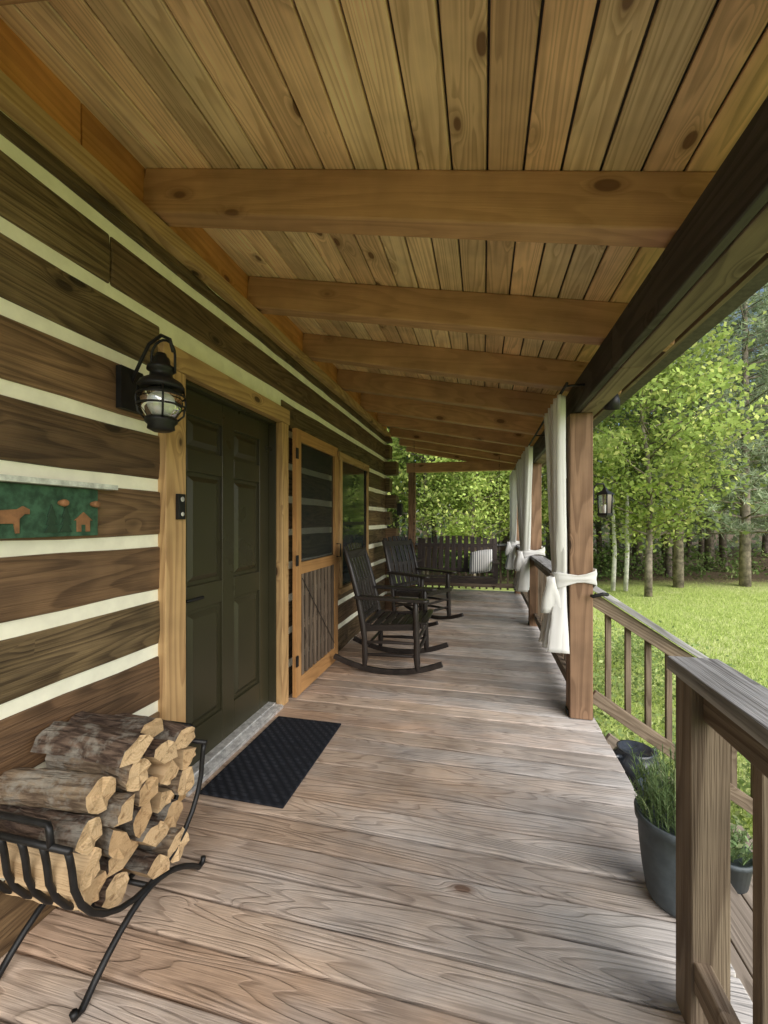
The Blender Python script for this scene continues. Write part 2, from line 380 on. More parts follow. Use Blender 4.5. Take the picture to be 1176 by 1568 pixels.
for a,b in((0,1),(2,3),(4,5),(6,7)):
    for c,d in((1,2),(3,4)): dr.bb(XD-.03,XD-.0005,ys[c],ys[d],zs[a],zs[b])
def frustum(y0,y1,z0,z1,x0,x1,m):
    v=[(x0,y0,z0),(x0,y1,z0),(x0,y1,z1),(x0,y0,z1),(x1,y0+m,z0+m),(x1,y1-m,z0+m),(x1,y1-m,z1-m),(x1,y0+m,z1-m)]
    dr.add(v,[(0,1,5,4),(1,2,6,5),(2,3,7,6),(3,0,4,7),(4,5,6,7)],0)
for a,b in((1,2),(3,4),(5,6)):
    for c,d in((1,2),(3,4)):
        frustum(ys[c]+.022,ys[d]-.022,zs[a]+.022,zs[b]-.022,XD-.018,XD-.003,.028)
dr.tube([(XD,1.83,.93),(XD+.012,1.83,.93)],.03,1,16);dr.tube([(XD,1.83,.93),(XD+.05,1.83,.93),(XD+.055,1.86,.932),(XD+.05,1.95,.93)],.009,1)
dr.tube([(XD,1.83,1.08),(XD+.02,1.83,1.08)],.028,1,16)
dr.build('front_door',[M['door'],M['black']],.004,cabin,seg=3)
ds=MB();ds.bb(XW-.12,XW+.04,1.75,2.742,.0,.022);ds.bb(XW-.12,XW-.02,1.75,2.742,.022,.034)
for i in range(4): ds.bb(XW-.015+i*.012,XW-.009+i*.012,1.75,2.742,.022,.026)
ds.build('door_sill',[M['alum']],.002,cabin)
sd=MB();a,b=2.875,3.79;x0,x1=XW+.045,XW+.078
sd.bb(x0,x1,a,a+.085,.02,2.03);sd.bb(x0,x1,b-.085,b,.02,2.03)
for z0,z1 in((1.94,2.03),(.93,1.02),(.02,.15)): sd.bb(x0,x1-.001,a+.085,b-.085,z0,z1)
sd.bb(x0+.012,x0+.014,a+.08,b-.08,.15,1.95,1)
for i in range(9):
    y=a+.085+(i+.5)*(b-a-.17)/9;sd.bb(x0+.016,x0+.03,y-.02,y+.02,.15,.93,2)
sd.bb(x0+.004,x0+.0155,a+.085,b-.085,.50,.54,2)
sd.tube([(x1,a+.1,.90),(x1+.004,(a+b)/2,.54),(x1,b-.1,.2)],.003,3,6)
sd.bb(x1,x1+.01,a-.012,a+.02,.25,.33,3);sd.bb(x1,x1+.01,a-.012,a+.02,1.0,1.08,3);sd.bb(x1,x1+.01,a-.012,a+.02,1.8,1.88,3)
sd.tube([(x1,b-.04,1.0),(x1+.04,b-.04,1.0),(x1+.04,b-.04,1.12),(x1,b-.04,1.12)],.006,3)
sd.build('screen_door',[M['sdoor'],M['screen'],M['girder'],M['black']],.003)

# ---------------------------------------------------------------- roof, ceiling, rafters
def cz(x): return 2.885-.2*(x-XW)
cl=MB();ang=math.atan(.2);Rr=Matrix.Rotation(ang,3,'Y')
w=.127;n=19
for i in range(n):
    xs=XW-.05+ (i+.5)*w*math.cos(ang)
    cuts=[U(3.3,5.8)];y=YR
    for y2 in cuts+[DE+.3]:
        cl.box((xs,(y+y2)/2,cz(xs)+.011+U(-.001,.001)),(w-.008,y2-y-.003,.02),0,Rr,1);y=y2
cl.build('ceiling_boards',[M['ceil']],.005,cabin)
rf=MB();rf.box((-.2,(DE+.4+YR)/2,cz(-.2)+.06),(2.9,DE+.4-YR,.06),0,Rr)
vs=[(-1.55,YS,3.0),(-1.55,6.7,3.0),(-4.9,6.7,4.2),(-4.9,YS,4.2),(-8.3,YS,3.0),(-8.3,6.7,3.0)]  # unseen main roof, added to block light and sky
rf.add(vs,[(0,1,2,3),(3,2,5,4),(0,3,4),(1,5,2)])
rf.build('roof',[M['roof']],0,cabin)
hw=MB();hw.bb(-8.1,-8,YS,YE,0,2.98);hw.bb(-8,XW-.18,YS,YS+.1,0,2.98);hw.bb(-8,XW-.175,YE-.17,YE-.02,2.6,2.98);hw.bb(XW-.16,XW-.11,YS,YE,2.6,2.98)  # unseen house body, added to block light and sky
hw.bb(-8,XW-.1,YS+.02,YE-.06,GZ-.1,-.01);hw.build('house_shell',[M['log']],0,cabin)
bm=MB()
yb=[1.54+.83*i for i in range(-2,8)]
for y in yb:
    x0=XW-.03;x1=.95;d=.19
    p1=(x0,y+.05,cz(x0)-d/2-.001);p2=(x1,y+.05,cz(x1)-d/2-.001)
    bm.bar(p1,p2,.10,d)
bm.bar((x0,DE-.05,cz(x0)-.1),(x1,DE-.05,cz(x1)-.1),.1,.18)
bm.build('rafters',[M['beam']],.008,cabin)
gd=MB()
for a,b in((YR,2.2),(2.203,DE+.2)):
    gd.bb(.60,.636,a,b,2.069,2.266,1);gd.bb(.638,.75,a,b,2.065,2.262,0)  # inner plank takes the shaded colour, outer plank the lighter one
gd.build('porch_girder',[M['girder'],M['girshade']],.006,cabin)
tb=MB();tb.bb(XW-.02,.598,DE-.16,DE-.02,2.27,2.45);tb.build('end_tie_beam',[M['beam']],.006,cabin)
ev=MB();ev.bb(.96,.985,YR,DE+.3,2.25,2.42);ev.build('eave_board',[M['girder']],.003,cabin)
posts=[3.04,5.58,DE-.16]
p=MB();p.box((0,0,1.033),(.145,.145,2.063),axis=2)
for sx in(-1,1): p.box((sx*.078,0,.02),(.012,.08,.04),1)
po=p.build('porch_post',[M['post'],M['black']],.006,None,(.57+.0725,posts[0]+.0725,0))
for y in posts[1:]: inst(po,(.57+.0725,y+.0725,0))
inst(po,(.57+.0725,YR+.1,0))
lp=MB();lp.box((0,0,1.135),(.13,.13,2.27),axis=2);lp.build('corner_post',[M['post']],.006,None,(XW+.08,DE-.09,0))
dk=MB();y=YD
while y<DE:
    z=U(-.003,.003)
    dk.bb(XW-.02,.735+U(-.004,.004),y,y+.1345+U(-.002,.001),-.036,z,0,0);y+=.1455
dk.build('deck_boards',[M['deck']],.0055,cabin)
dj=MB();dj.bb(.69,.728,YD,DE,-.24,-.04);dj.bb(XW,.69,DE-.05,DE-.01,-.24,-.04)
for yy in(-1.8,.5,3,5.6,8): dj.bb(.55,.68,yy,yy+.13,GZ-.1,-.04)
dj.bb(XW,.69,YD,DE,-.12,-.09)  # dark sheet added below the boards to paint the shade in the gaps
dj.build('deck_framing_shade_sheet',[M['under']],.003,cabin)
dk2=MB();y=YE+.01
while y<DE: dk2.bb(-2.6,XW-.03,y,y+.138,-.036,0,0,0);y+=.1445
dk2.build('side_deck',[M['deck']],.004,cabin)

# ---------------------------------------------------------------- railings
rl=MB()
def rail_y(y0,y1,xc=.642,top=.905):
    rl.bb(xc-.07,xc+.07,y0,y1,top-.038,top,1);rl.bb(xc-.019,xc+.019,y0,y1,top-.13,top-.04);rl.bb(xc-.02,xc+.02,y0,y1,.09,.17)
    n=int((y1-y0)/.125)
    for i in range(n):
        y=y0+(i+.5)*(y1-y0)/n;rl.box((xc+.038,y,.45),(.035,.035,.80),axis=2)
rail_y(posts[0]+.147,posts[1]-.002);rail_y(posts[1]+.147,posts[2]-.002)
yc=DE-.09
rl.bb(XW+.15,.565,yc-.07,yc+.07,.867,.905,1);rl.bb(XW+.15,.565,yc-.019,yc+.019,.775,.865);rl.bb(XW+.15,.565,yc-.02,yc+.02,.09,.17)
for i in range(15): rl.box((XW+.22+i*.127,yc+.038,.45),(.035,.035,.80),axis=2)
rl.build('porch_railing',[M['rail'],M['cap']],.004)
rl=MB()
xn=.57
rl.bb(xn-.062,xn+.065,YD,1.345,.918,.956,1);rl.bb(xn-.02,xn+.02,YD,1.31,.825,.916);rl.bb(xn-.04,xn+.0,YD,1.31,.12,.20)
rl.bb(xn-.048,xn+.042,1.235,1.325,0.001,.916,2)
y=1.10
while y>YD: rl.box((xn+.042,y,.44),(.036,.036,.84),axis=2,mat=0);y-=.135
rl.build('porch_railing',[M['rail'],M['cap'],M['rail']],.004)
st=MB()
for i in range(4):
    z=-.18*(i+1);x=.735+.27*i
    st.bb(x+.005,x+.135,1.42,3.02,z-.036,z);st.bb(x+.14,x+.275,1.42,3.02,z-.036,z);st.bb(x,x+.02,1.42,3.02,z-.001,z+.14)
for yy in(1.40,3.02): st.bar((.74,yy,-.16),(1.75,yy,-.86),.036,.24,0,up=(0,0,1))
st.build('porch_stairs',[M['stair']],.004)
sr=MB();sl=-.66
yy=3.10
def sp(x,z): return (x,yy,z+(x-.72)*sl)
sr.bar(sp(.72,.89),sp(1.9,.89),.09,.038,1);sr.bar(sp(.72,.81),sp(1.9,.81),.036,.085);sr.bar(sp(.72,.15),sp(1.9,.15),.036,.085)
for i in range(9):
    x=.83+i*.122;zz=(x-.72)*sl;sr.box((x,yy+.036,.48+zz),(.035,.035,.74),axis=2)
sr.box((1.95,yy,-.35),(.09,.09,1.1),axis=2)
sr.tube([(.70,3.02,.84),(.70,2.99,.84),(.76,2.98,.86),(.80,3.03,.85)],.012,2)
sr.build('stair_handrail',[M['rail'],M['cap'],M['black']],.004)

dm=MB();dm.box((0,0,.009),(.45,.82,.012),0);dm.build('doormat',[M['mat']],.004,None,(-1.127,2.185,0))

# ---------------------------------------------------------------- firewood rack
fr_=MB();cy=1.155;Rr_=.265;zb=.145
def hoop(x,r=.009):
    pts=[(x,cy-Rr_-.012,.47),(x,cy-Rr_-.005,.44)]
    for i in range(15):
        a=math.pi+math.pi*i/14;pts.append((x,cy+Rr_*math.cos(a),zb+Rr_+Rr_*math.sin(a)))
    pts+=[(x,cy+Rr_+.005,.44),(x,cy+Rr_+.012,.47)];fr_.tube(pts,r,0,8)
for x in(-1.375,-1.30,-1.225,-1.15,-1.065): hoop(x)
for s_ in(-1,1):
    y=cy+s_*(Rr_+.012)
    fr_.tube([(-1.385,y,.47),(-1.055,y,.47)],.009,0,8)
    fr_.tube([(-1.33,y,.47),(-1.33,y+s_*.005,.52),(-1.32,y,.528),(-1.13,y,.528),(-1.12,y+s_*.005,.52),(-1.12,y,.47)],.009,0,8)
for s_ in(-.6,.6): fr_.tube([(-1.385,cy+s_*Rr_,zb+.055),(-1.065,cy+s_*Rr_,zb+.055)],.008,0,8)
for x in(-1.37,-1.06):
    pts=[]
    for i in range(13):
        q=i/12*2-1;pts.append((x,cy+q*.24,.012+.13*(1-abs(q)**1.8)))
    pts=[(x,cy-.265,.032),(x,cy-.262,.016)]+pts+[(x,cy+.262,.016),(x,cy+.265,.032)]
    fr_.tube(pts,.010,0,8)
fr_.tube([(-1.37,cy,.142),(-1.06,cy,.142)],.008,0,8)
fr_.build('firewood_rack',[M['black']],0)
fw=MB()
def log(y,z,r,x0,x1,kind,tilt=0,yaw=0,a0=None):
    if a0 is None: a0=U(0,6.28)
    if kind==0:
        m=14;prof=[(r*U(.93,1.05)*math.cos(2*math.pi*i/m),r*U(.93,1.05)*math.sin(2*math.pi*i/m)) for i in range(m)];bk=[True]*m
    else:
        span=U(2.4,3.2) if kind==1 else U(1.4,1.9);m=8;k=1.3
        cxx=-.5*r;prof=[]
        for i in range(m+1):
            b=-span/2+span*i/m;prof.append((cxx+r*k*math.cos(b)*U(.97,1.03),r*k*math.sin(b)*U(.97,1.03)))
        prof.append((cxx-(.15 if kind==1 else .3)*r,r*U(-.15,.15)))
        bk=[True]*m+[False]*2
    n=len(prof);ca,sa=math.cos(a0),math.sin(a0);prof=[(p[0]*ca-p[1]*sa,p[0]*sa+p[1]*ca) for p in prof]
    K=12;vs=[];wc=[];o=U(0,30);bend=U(-.008,.008);bend2=U(-.006,.006)
    for i in range(K):
        q=i/(K-1);x=x0+(x1-x0)*q
        oy=yaw*(x-x1)+bend*math.sin(q*3.14)+U(-.0015,.0015);oz=tilt*(x-x1)+bend2*math.sin(q*3.14)+U(-.0015,.0015)
        for (py,pz) in prof:
            s=1+U(-.05,.05);vs.append((x+(U(-.008,.008) if i in(0,K-1) else 0),y+oy+py*s,z+oz+pz*s));wc.append((x+o,py,pz))
    fs=[];ms=[]
    bm_=2 if U(0,1)<.55 else 3
    for i in range(K-1):
        for j in range(n):
            fs.append((i*n+j,i*n+(j+1)%n,(i+1)*n+(j+1)%n,(i+1)*n+j));ms.append(bm_ if bk[j] else 1)
    fw.add(vs,fs,wc=wc,mats=ms,smooth=False)
    for e,fl in((0,True),(K-1,False)):
        ev=[vs[e*n+j] for j in range(n)];c=np.mean(ev,axis=0);ew=[wc[e*n+j] for j in range(n)]+[(o,0,0)]
        fcs=[((j+1)%n,j,n) if not fl else (j,(j+1)%n,n) for j in range(n)]
        fw.add(ev+[tuple(c)],fcs,0,wc=ew)
rows=[(.20,[-.085,.02,.12],.049),(.285,[-.165,-.06,.045,.15],.049),(.375,[-.205,-.105,.0,.105,.205],.048),(.465,[-.20,-.10,.005,.11,.21],.048),(.552,[-.155,-.045,.07,.175],.051),(.632,[-.06,.06],.052)]
for z,ysl,r in rows:
    for yv in ysl:
        top=z>.5
        kind=rg.choice([0,0,1,1,2]) if not top else rg.choice([0,1,1])
        log(cy+yv+U(-.004,.004),z-.016+U(-.004,.004),r*U(.9,1.04),-1.41+U(0,.02),-1.085+U(-.03,.035),kind,U(-.04,.02) if top else 0,U(-.12,.12) if top else U(-.02,.02),U(1.0,2.1) if top else None)
fw.build('firewood_pile',[M['endg'],M['split'],M['bark'],M['bark2']],0)

# ---------------------------------------------------------------- wall lantern
wl=MB();ly,lx,lz=1.40,-1.235,1.80
wl.bb(XW+.004,XW+.03,1.375,1.485,1.79,1.96)
wl.tube([(XW+.02,1.43,1.90),(XW+.07,1.43,1.99),(XW+.12,1.42,2.05),(lx,ly,2.07),(lx+.04,ly,2.05),(lx+.055,ly,2.0)],.007)
loop=[(lx+.055*math.cos(a),ly+.01,1.99+.065*math.sin(a)) for a in [math.pi*i/10 for i in range(11)]]
wl.tube([(lx+.055,ly+.01,1.92)]+loop+[(lx-.055,ly+.01,1.92)],.005)
wl.lathe([(0,2.0),(.018,1.998),(.022,1.985),(.03,1.98),(.034,1.955),(.05,1.945),(.052,1.93),(.04,1.925),(.042,1.905),(.075,1.885),(.085,1.868),(.085,1.858),(.05,1.862),(0,1.862)],(lx,ly,0))
wl.lathe([(.04,1.862),(.066,1.845),(.078,1.81),(.072,1.775),(.052,1.745),(.045,1.735)],(lx,ly,0),1,28)
wl.lathe([(0,1.855),(.045,1.85),(.058,1.825),(.060,1.80),(.048,1.775),(.03,1.755),(0,1.75)],(lx,ly,0),2,20)
wl.lathe([(0,1.752),(.03,1.75),(.058,1.742),(.06,1.728),(.048,1.715),(.05,1.70),(.03,1.69),(0,1.69)],(lx,ly,0))
for z in(1.83,1.79): wl.tube([(lx+.085*math.cos(a),ly+.085*math.sin(a),z) for a in [2*math.pi*i/28 for i in range(28)]],.004,0,6,closed=True)
for i in range(4):
    a=math.pi/4+i*math.pi/2;c,s_=math.cos(a),math.sin(a)
    wl.tube([(lx+.08*c,ly+.08*s_,1.862),(lx+.088*c,ly+.088*s_,1.81),(lx+.08*c,ly+.08*s_,1.76),(lx+.055*c,ly+.055*s_,1.735)],.004,0,6)
wl.build('wall_lantern',[M['black'],M['glass'],M['bulb']],0)
kb=MB();kb.bb(XW+.031,XW+.05,1.675,1.72,1.345,1.465);kb.tube([(XW+.05,1.6975,1.44),(XW+.053,1.6975,1.44)],.012,1,16);kb.tube([(XW+.05,1.6975,1.37),(XW+.054,1.6975,1.37)],.010,1,16)
kb.build('doorbell',[M['black'],M['alum']],.004)
sg=MB();sx=XW+.012
sg.bb(sx-.005,sx+.014,.55,1.275,1.285,1.455,0);sg.bb(sx-.005,sx+.05,.5,1.33,1.457,1.475,1)
for y in(.62,.88,1.13,1.25): sg.lathe([(0,.03),(.010,.03),(.013,.02),(.008,0)],(sx+.014,y,1.40),2,14,R=Matrix.Rotation(math.pi/2,3,'Y'))
def ext(poly,x0,x1,m):
    n=len(poly);sg.add([(x0,a,b) for a,b in poly]+[(x1,a,b) for a,b in poly],[tuple(range(n))[::-1],tuple(range(n,2*n))]+[(i,(i+1)%n,(i+1)%n+n,i+n) for i in range(n)],m)
bx=sx+.0145
ext([(.93,1.30),(.94,1.30),(.945,1.33),(.985,1.33),(.99,1.30),(1.0,1.30),(1.0,1.345),(1.015,1.36),(1.03,1.36),(1.03,1.375),(1.01,1.385),(.995,1.375),(.94,1.37),(.928,1.35)],bx-.003,bx+.005,2)
for yy in(1.10,1.15):
    for q in range(3): ext([(yy-.022+q*.004,1.30+q*.025),(yy+.022-q*.004,1.30+q*.025),(yy,1.345+q*.025)],bx-.003,bx+.004+q*.0006,3)
ext([(1.19,1.30),(1.24,1.30),(1.24,1.34),(1.25,1.34),(1.215,1.37),(1.18,1.34),(1.19,1.34)],bx-.003,bx+.004,2)
sg.bb(bx+.004,bx+.0055,1.205,1.22,1.30,1.325,0)
sg.build('peg_rack_sign',[M['signg'],M['signw'],M['signo'],M['signd']],.0015)

# ---------------------------------------------------------------- rocking chair (faces +x)
ch=MB();W2=.29
for s_ in(-1,1):
    y=s_*W2;pts=[]
    for i in range(17):
        q=i/16*2-1;pts.append((-.02+q*.48,y,.024+.10*abs(q)**2.1))
    for a,b in zip(pts[:-1],pts[1:]):
        a=Vector(a);b=Vector(b);e=(b-a)*.04;ch.bar(a-e,b+e,.032,.045)
    ch.tube([(.25,y,.05),(.25,y,.10),(.245,y,.16),(.245,y,.30),(.24,y,.36),(.24,y,.46),(.235,y,.52),(.235,y,.64)],[.020,.027,.030,.025,.029,.024,.029,.020])
    ch.tube([(-.22,y,.06),(-.215,y,.14),(-.22,y,.3),(-.235,y,.42),(-.28,y,.66),(-.35,y,.92),(-.40,y,1.08)],[.020,.027,.025,.028,.026,.023,.020])
    ch.bar((-.30,y*1.03,.665),(.31,y*1.07,.655),.09,.026);ch.lathe([(0,-.012),(.046,-.012),(.048,0),(.046,.012),(0,.012)],(.31,y*1.07,.655),0,16)
    for z in(.17,.28): ch.tube([(-.215,y,z-.01),(.0,y,z),(.245,y,z)],[.011,.017,.011])
    ch.bar((-.23,y*.93,.385),(.27,y*.93,.425),.03,.055)
for z,x in((.2,.248),(.3,.246)): ch.tube([(x,-W2,z),(x,0,z),(x,W2,z)],[.011,.017,.011])
ch.tube([(-.215,-W2,.22),(-.215,0,.22),(-.215,W2,.22)],[.010,.014,.010])
for i in range(8):
    q=i/7;x=-.2+.5*q;z=.425+.03*q-.035*math.sin(math.pi*min(1,q*1.05))
    ch.bar((x,-.285,z),(x,.285,z),.055,.018,up=(0,0,1))
ch.bar((.29,-.28,.435),(.29,.28,.435),.03,.05)
for i in range(6):
    y=-.225+.09*i;pr=[(-.235,.45),(-.275,.6),(-.31,.78),(-.365,.95),(-.425,1.10+.025*math.cos((i-2.5)*.6))]
    for a,b in zip(pr[:-1],pr[1:]): ch.bar((a[0],y,a[1]),(b[0],y,b[1]+.002),.068,.014,up=(1,0,0))
ch.bar((-.385,-.29,1.03),(-.385,.29,1.03),.028,.07);ch.bar((-.25,-.28,.48),(-.25,.28,.48),.028,.06);ch.bar((-.315,-.28,.76),(-.315,.28,.76),.024,.045)
c1=ch.build('rocking_chair',[M['chair']],.004,None,(-.80,3.84,0),math.radians(0))
c2=inst(c1,(-.80,5.45,0),math.radians(-28))

# ---------------------------------------------------------------- porch swing
bn=MB();bw=.66
for s_ in(-1,1):
    x=s_*bw
    bn.bar((x,-.5,.36),(x,-.5,.64),.06,.06,up=(0,1,0));bn.bar((x,-.0,.36),(x,.13,1.02),.07,.045,up=(0,1,0))
    bn.bar((x,-.56,.655),(x,.06,.645),.10,.03);bn.bar((x,-.54,.365),(x,.03,.365),.05,.07)
    for yy_,zt in((-.5,.66),(.05,.66)):
        P0=Vector((x+s_*.05,yy_,.40));P1=Vector((x+s_*.06,-.2,1.55)) ;n=20
        for i in range(n):
            a=P0.lerp(P1,i/n);b=P0.lerp(P1,(i+.8)/n);bn.bar(a,b,.010 if i%2 else .004,.004 if i%2 else .010,1,up=(0,1,0))
    P0=Vector((x+s_*.06,-.2,1.55));P1=Vector((x+s_*.06,-.2,cz(-.46+x+s_*.06)-.0))
    for i in range(16):
        a=P0.lerp(P1,i/16);b=P0.lerp(P1,(i+.8)/16);bn.bar(a,b,.010 if i%2 else .004,.004 if i%2 else .010,1,up=(0,1,0))
bn.bar((0,-.5,.36),(0,-.0,.36),.05,.06)
for i in range(5): y=-.50+i*.105;bn.bar((-bw-.02,y,.415-.012*i),(bw+.02,y,.415-.012*i),.088,.022)
bn.bar((-bw,-.54,.36),(bw,-.54,.36),.025,.08)
bn.bar((-bw,.02,.47),(bw,.02,.47),.03,.07);bn.bar((-bw,.10,.9),(bw,.10,.9),.03,.06)
for i in range(12):
    x=-.6+i*1.2/11;z=1.0+.07*math.cos(x/.66*1.5);bn.bar((x,.0,.45),(x,.125,z),.074,.018,up=(0,1,0))
bn.build('porch_swing',[M['bench'],M['black']],.003,None,(-.46,7.45,0))
tw=MB();vs=[];fs=[];nx,nz=14,14
for sd_ in(1,-1):
    b0=len(vs)
    for j in range(nz+1):
        for i in range(nx+1):
            u_=i/nx*2-1;v_=j/nz*2-1;th=.075*(max(0,(1-u_**4)*(1-v_**4)))**.5
            pin=1-.07*(u_*u_*v_*v_);X=.42+u_*.19*pin;Z=.64+v_*.19*pin
            vs.append((X+.05*v_*.3,-.10+.16*v_*.4-sd_*th,Z+.03*u_))
    for j in range(nz):
        for i in range(nx): a=b0+j*(nx+1)+i;fs.append((a,a+1,a+nx+2,a+nx+1) if sd_>0 else (a,a+nx+1,a+nx+2,a+1))
tw.add(vs,fs,0,smooth=True);tw.build('striped_pillow',[M['stripe']],0,None,(-.46,7.42,0))

# ---------------------------------------------------------------- curtains
def curtain(y0,y1,yt,x=.49,zt=2.15,ztie=.93,zb=.50):
    mb=MB();nx,nz=90,60;vs=[];ph=[U(0,6.28) for _ in range(6)];flare=.22
    for j in range(nz+1):
        z=zt+(zb-zt)*j/nz
        if z>ztie: t=(zt-z)/(zt-ztie);wf=(1-t)**.75+.10*t;cen=(y0+y1)/2*(1-t**1.3)+yt*t**1.3;wd=(y1-y0)*wf;amp=.028+.006*t;xo=.03*t
        else: t=(ztie-z)/(ztie-zb);wd=(y1-y0)*.10+flare*t**.6;cen=yt-.04*t;amp=.028+.035*t;xo=.03-.05*t
        for i in range(nx+1):
            s=i/nx;f=math.sin(s*2*math.pi*8+ph[0]+.6*math.sin(z*1.7+ph[1]))+.45*math.sin(s*2*math.pi*13+ph[2]+z*1.1)
            zz=z+(0.03*math.sin(s*9+ph[3]) if j>nz-3 else 0)
            vs.append((x+xo+amp*f,cen+(s-.5)*wd+.012*math.sin(s*40+ph[4]),zz))
    fs=[]
    for j in range(nz):
        for i in range(nx): a=j*(nx+1)+i;fs.append((a,a+1,a+nx+2,a+nx+1))
    mb.add(vs,fs,0,smooth=True)
    X0,X1=x-.035,.735;Y0,Y1=min(yt-.06,posts[0]-.016 if abs(yt-posts[0])<.5 else yt-.08),yt+.1
    base=[(X0,(Y0+Y1)/2),(X0+.01,Y0+.02),(X0+.05,Y0),(X0+.10,Y0+.004),(X0+.16,Y0),(X0+.21,Y0+.003),(X1-.01,Y0),(X1,Y0+.01),(X1,Y1-.01),(X1-.02,Y1),(X0+.05,Y1),(X0+.01,Y1-.02)]
    m=len(base);V=[];F=[];rows=9
    for r in range(rows):
        for q,(a,b) in enumerate(base):
            V.append((a+.003*math.sin(r*1.3+q),b-.0035*math.sin(r*1.3+q*.7),ztie+(r/(rows-1)-.5)*(.08+.035*math.sin(q*1.1))+.03*(a-X0)/(X1-X0)))
    for r in range(rows-1):
        for q in range(m): F.append((r*m+q,r*m+(q+1)%m,(r+1)*m+(q+1)%m,(r+1)*m+q))
    mb.add(V,F,0,smooth=True)
    for kx,ky in((.0,-.02),(.02,.03)):
        V=[];F=[]
        for r in range(8):
            for q in range(5):
                V.append((X0-.01+kx+(q-2)*.014*(1+.2*r)+.006*math.sin(r+q),Y0+ky+.01*math.sin(q*2+r*.5),ztie+.03-r*.035))
        for r in range(7):
            for q in range(4): a=r*5+q;F.append((a,a+1,a+6,a+5))
        mb.add(V,F,0,smooth=True)
    o=mb.build('curtain',[M['cloth']],0);s_=o.modifiers.new('s','SOLIDIFY');s_.thickness=.004
    return o
curtain(2.86,3.5,3.10)
curtain(4.75,5.45,5.50);curtain(5.75,6.4,5.72)
curtain(7.0,7.9,7.9)
rd=MB();rd.tube([(.49,2.7,2.165),(.49,DE-.1,2.165)],.009,0,8)
for y in(2.75,4.3,6.6,7.9): rd.tube([(.49,y,2.165),(.6,y,2.165)],.007,0,6)
rd.build('curtain_rod',[M['black']])

# ---------------------------------------------------------------- post lantern etc
def small_lantern(loc):
    mb=MB();mb.bb(-.06,-.045,-.03,.03,-.02,.1);mb.tube([(-.05,0,.08),(-.02,0,.12),(.02,0,.12),(.03,0,.09)],.006,0,8)
    mb.lathe([(0,.10),(.012,.09),(.02,.075),(.06,.05),(.062,.045),(0,.045)],(.03,0,0),0,4,False)
    mb.lathe([(.045,.045),(.04,-.08)],(.03,0,0),1,4,False);mb.lathe([(0,-.08),(.05,-.08),(.05,-.095),(.02,-.11),(0,-.11)],(.03,0,0),0,4,False)
    for i in range(4):
        a=i*math.pi/2;mb.tube([(.03+.046*math.cos(a),.046*math.sin(a),.05),(.03+.041*math.cos(a),.041*math.sin(a),-.08)],.005,0,6)
    mb.lathe([(0,-.02),(.015,-.03),(.015,-.08)],(.03,0,0),2,10)
    return mb.build('post_lantern',[M['black'],M['glass'],M['bulb']],0,None,loc)
small_lantern((.775,posts[0]+.07,1.47))
fl=MB();fl.lathe([(0,.05),(.03,.045),(.045,0),(.05,-.05),(.035,-.05),(0,-.03)],(.82,3.0,2.12),0,16,R=Matrix.Rotation(.4,3,'X'));fl.tube([(.75,3.05,2.2),(.8,3.02,2.2),(.82,3.0,2.15)],.012)
fl.build('floodlight',[M['black']])
spk=MB();spk.bb(XW+.172,XW+.25,YE-.17,YE-.05,1.42,1.6);spk.build('outdoor_speaker',[M['black']],.006)

# ---------------------------------------------------------------- pots
pt=MB();px,py=.665,1.67
pt.lathe([(0,.002),(.085,.002),(.095,.02),(.108,.10),(.118,.20),(.122,.27),(.13,.272),(.132,.30),(.125,.302),(.12,.28),(.115,.265),(0,.262)],(px,py,.002),0,40)
def rosemary(mb,cx,cy_,z0,n,h,spread,rad,mat=0):
    for i in range(n):
        a=U(0,6.28);r=rad*math.sqrt(U(0,1));hh=h*U(.5,1.1);s=spread*U(.1,1)
        p0=Vector((cx+r*math.cos(a),cy_+r*math.sin(a),z0));p1=p0+Vector((math.cos(a)*s,math.sin(a)*s,hh))
        mb.tube([p0,(p0+p1)/2+Vector((0,0,.02)),p1],.0015,mat,4,cap=False)
        for k in range(46):
            q=U(.1,1);p=p0.lerp(p1,q);b=U(0,6.28);l=U(.018,.034);e=p+Vector((math.cos(b)*l*.8,math.sin(b)*l*.8,l*.7));t=Vector((-math.sin(b),math.cos(b),0))*.002
            mb.add([tuple(p-t),tuple(p+t),tuple(e)],[(0,1,2)],mat,rnd=(U(0,1),U(0,1),U(.2,1)))
rosemary(pt,px,py,.26,90,.24,.06,.10,1)
pt.build('potted_lavender',[M['clay'],M['herb']],0)
def rpot(loc,r,name='black_pot'):
    mb=MB();mb.lathe([(0,0),(r*.6,0),(r*.85,r*.3),(r,r*.75),(r*.92,r*1.2),(r*.72,r*1.42),(r*.78,r*1.55),(r*.7,r*1.55),(r*.62,r*1.4),(0,r*1.35)],(0,0,0),0,28)
    for s_ in(-1,1): mb.tube([(s_*r*.8,0,r*1.3),(s_*r*1.15,0,r*1.35),(s_*r*1.2,0,r*1.1),(s_*r*.98,0,r*.95)],r*.09,0,8)
    return mb.build(name,[M['glazeb']],0,None,loc,.5)
rpot((.845,2.36,-.178),.115);rpot((.86,2.70,-.178),.125)
pp=MB();pp.lathe([(0,0),(.08,0),(.10,.12),(.11,.12),(.11,.14),(.10,.14),(.095,.12),(0,.12)],(0,0,0),0,28)
rosemary(pp,0,0,.11,40,.14,.08,.07,1)
C=[(U(-.10,.10),U(-.10,.10),U(.14,.28)) for _ in range(130)];leaves(pp,C,.03,1,.6)
pp.build('flower_pot',[M['clay'],M['herb']],0,None,(1.12,2.3,-.358))

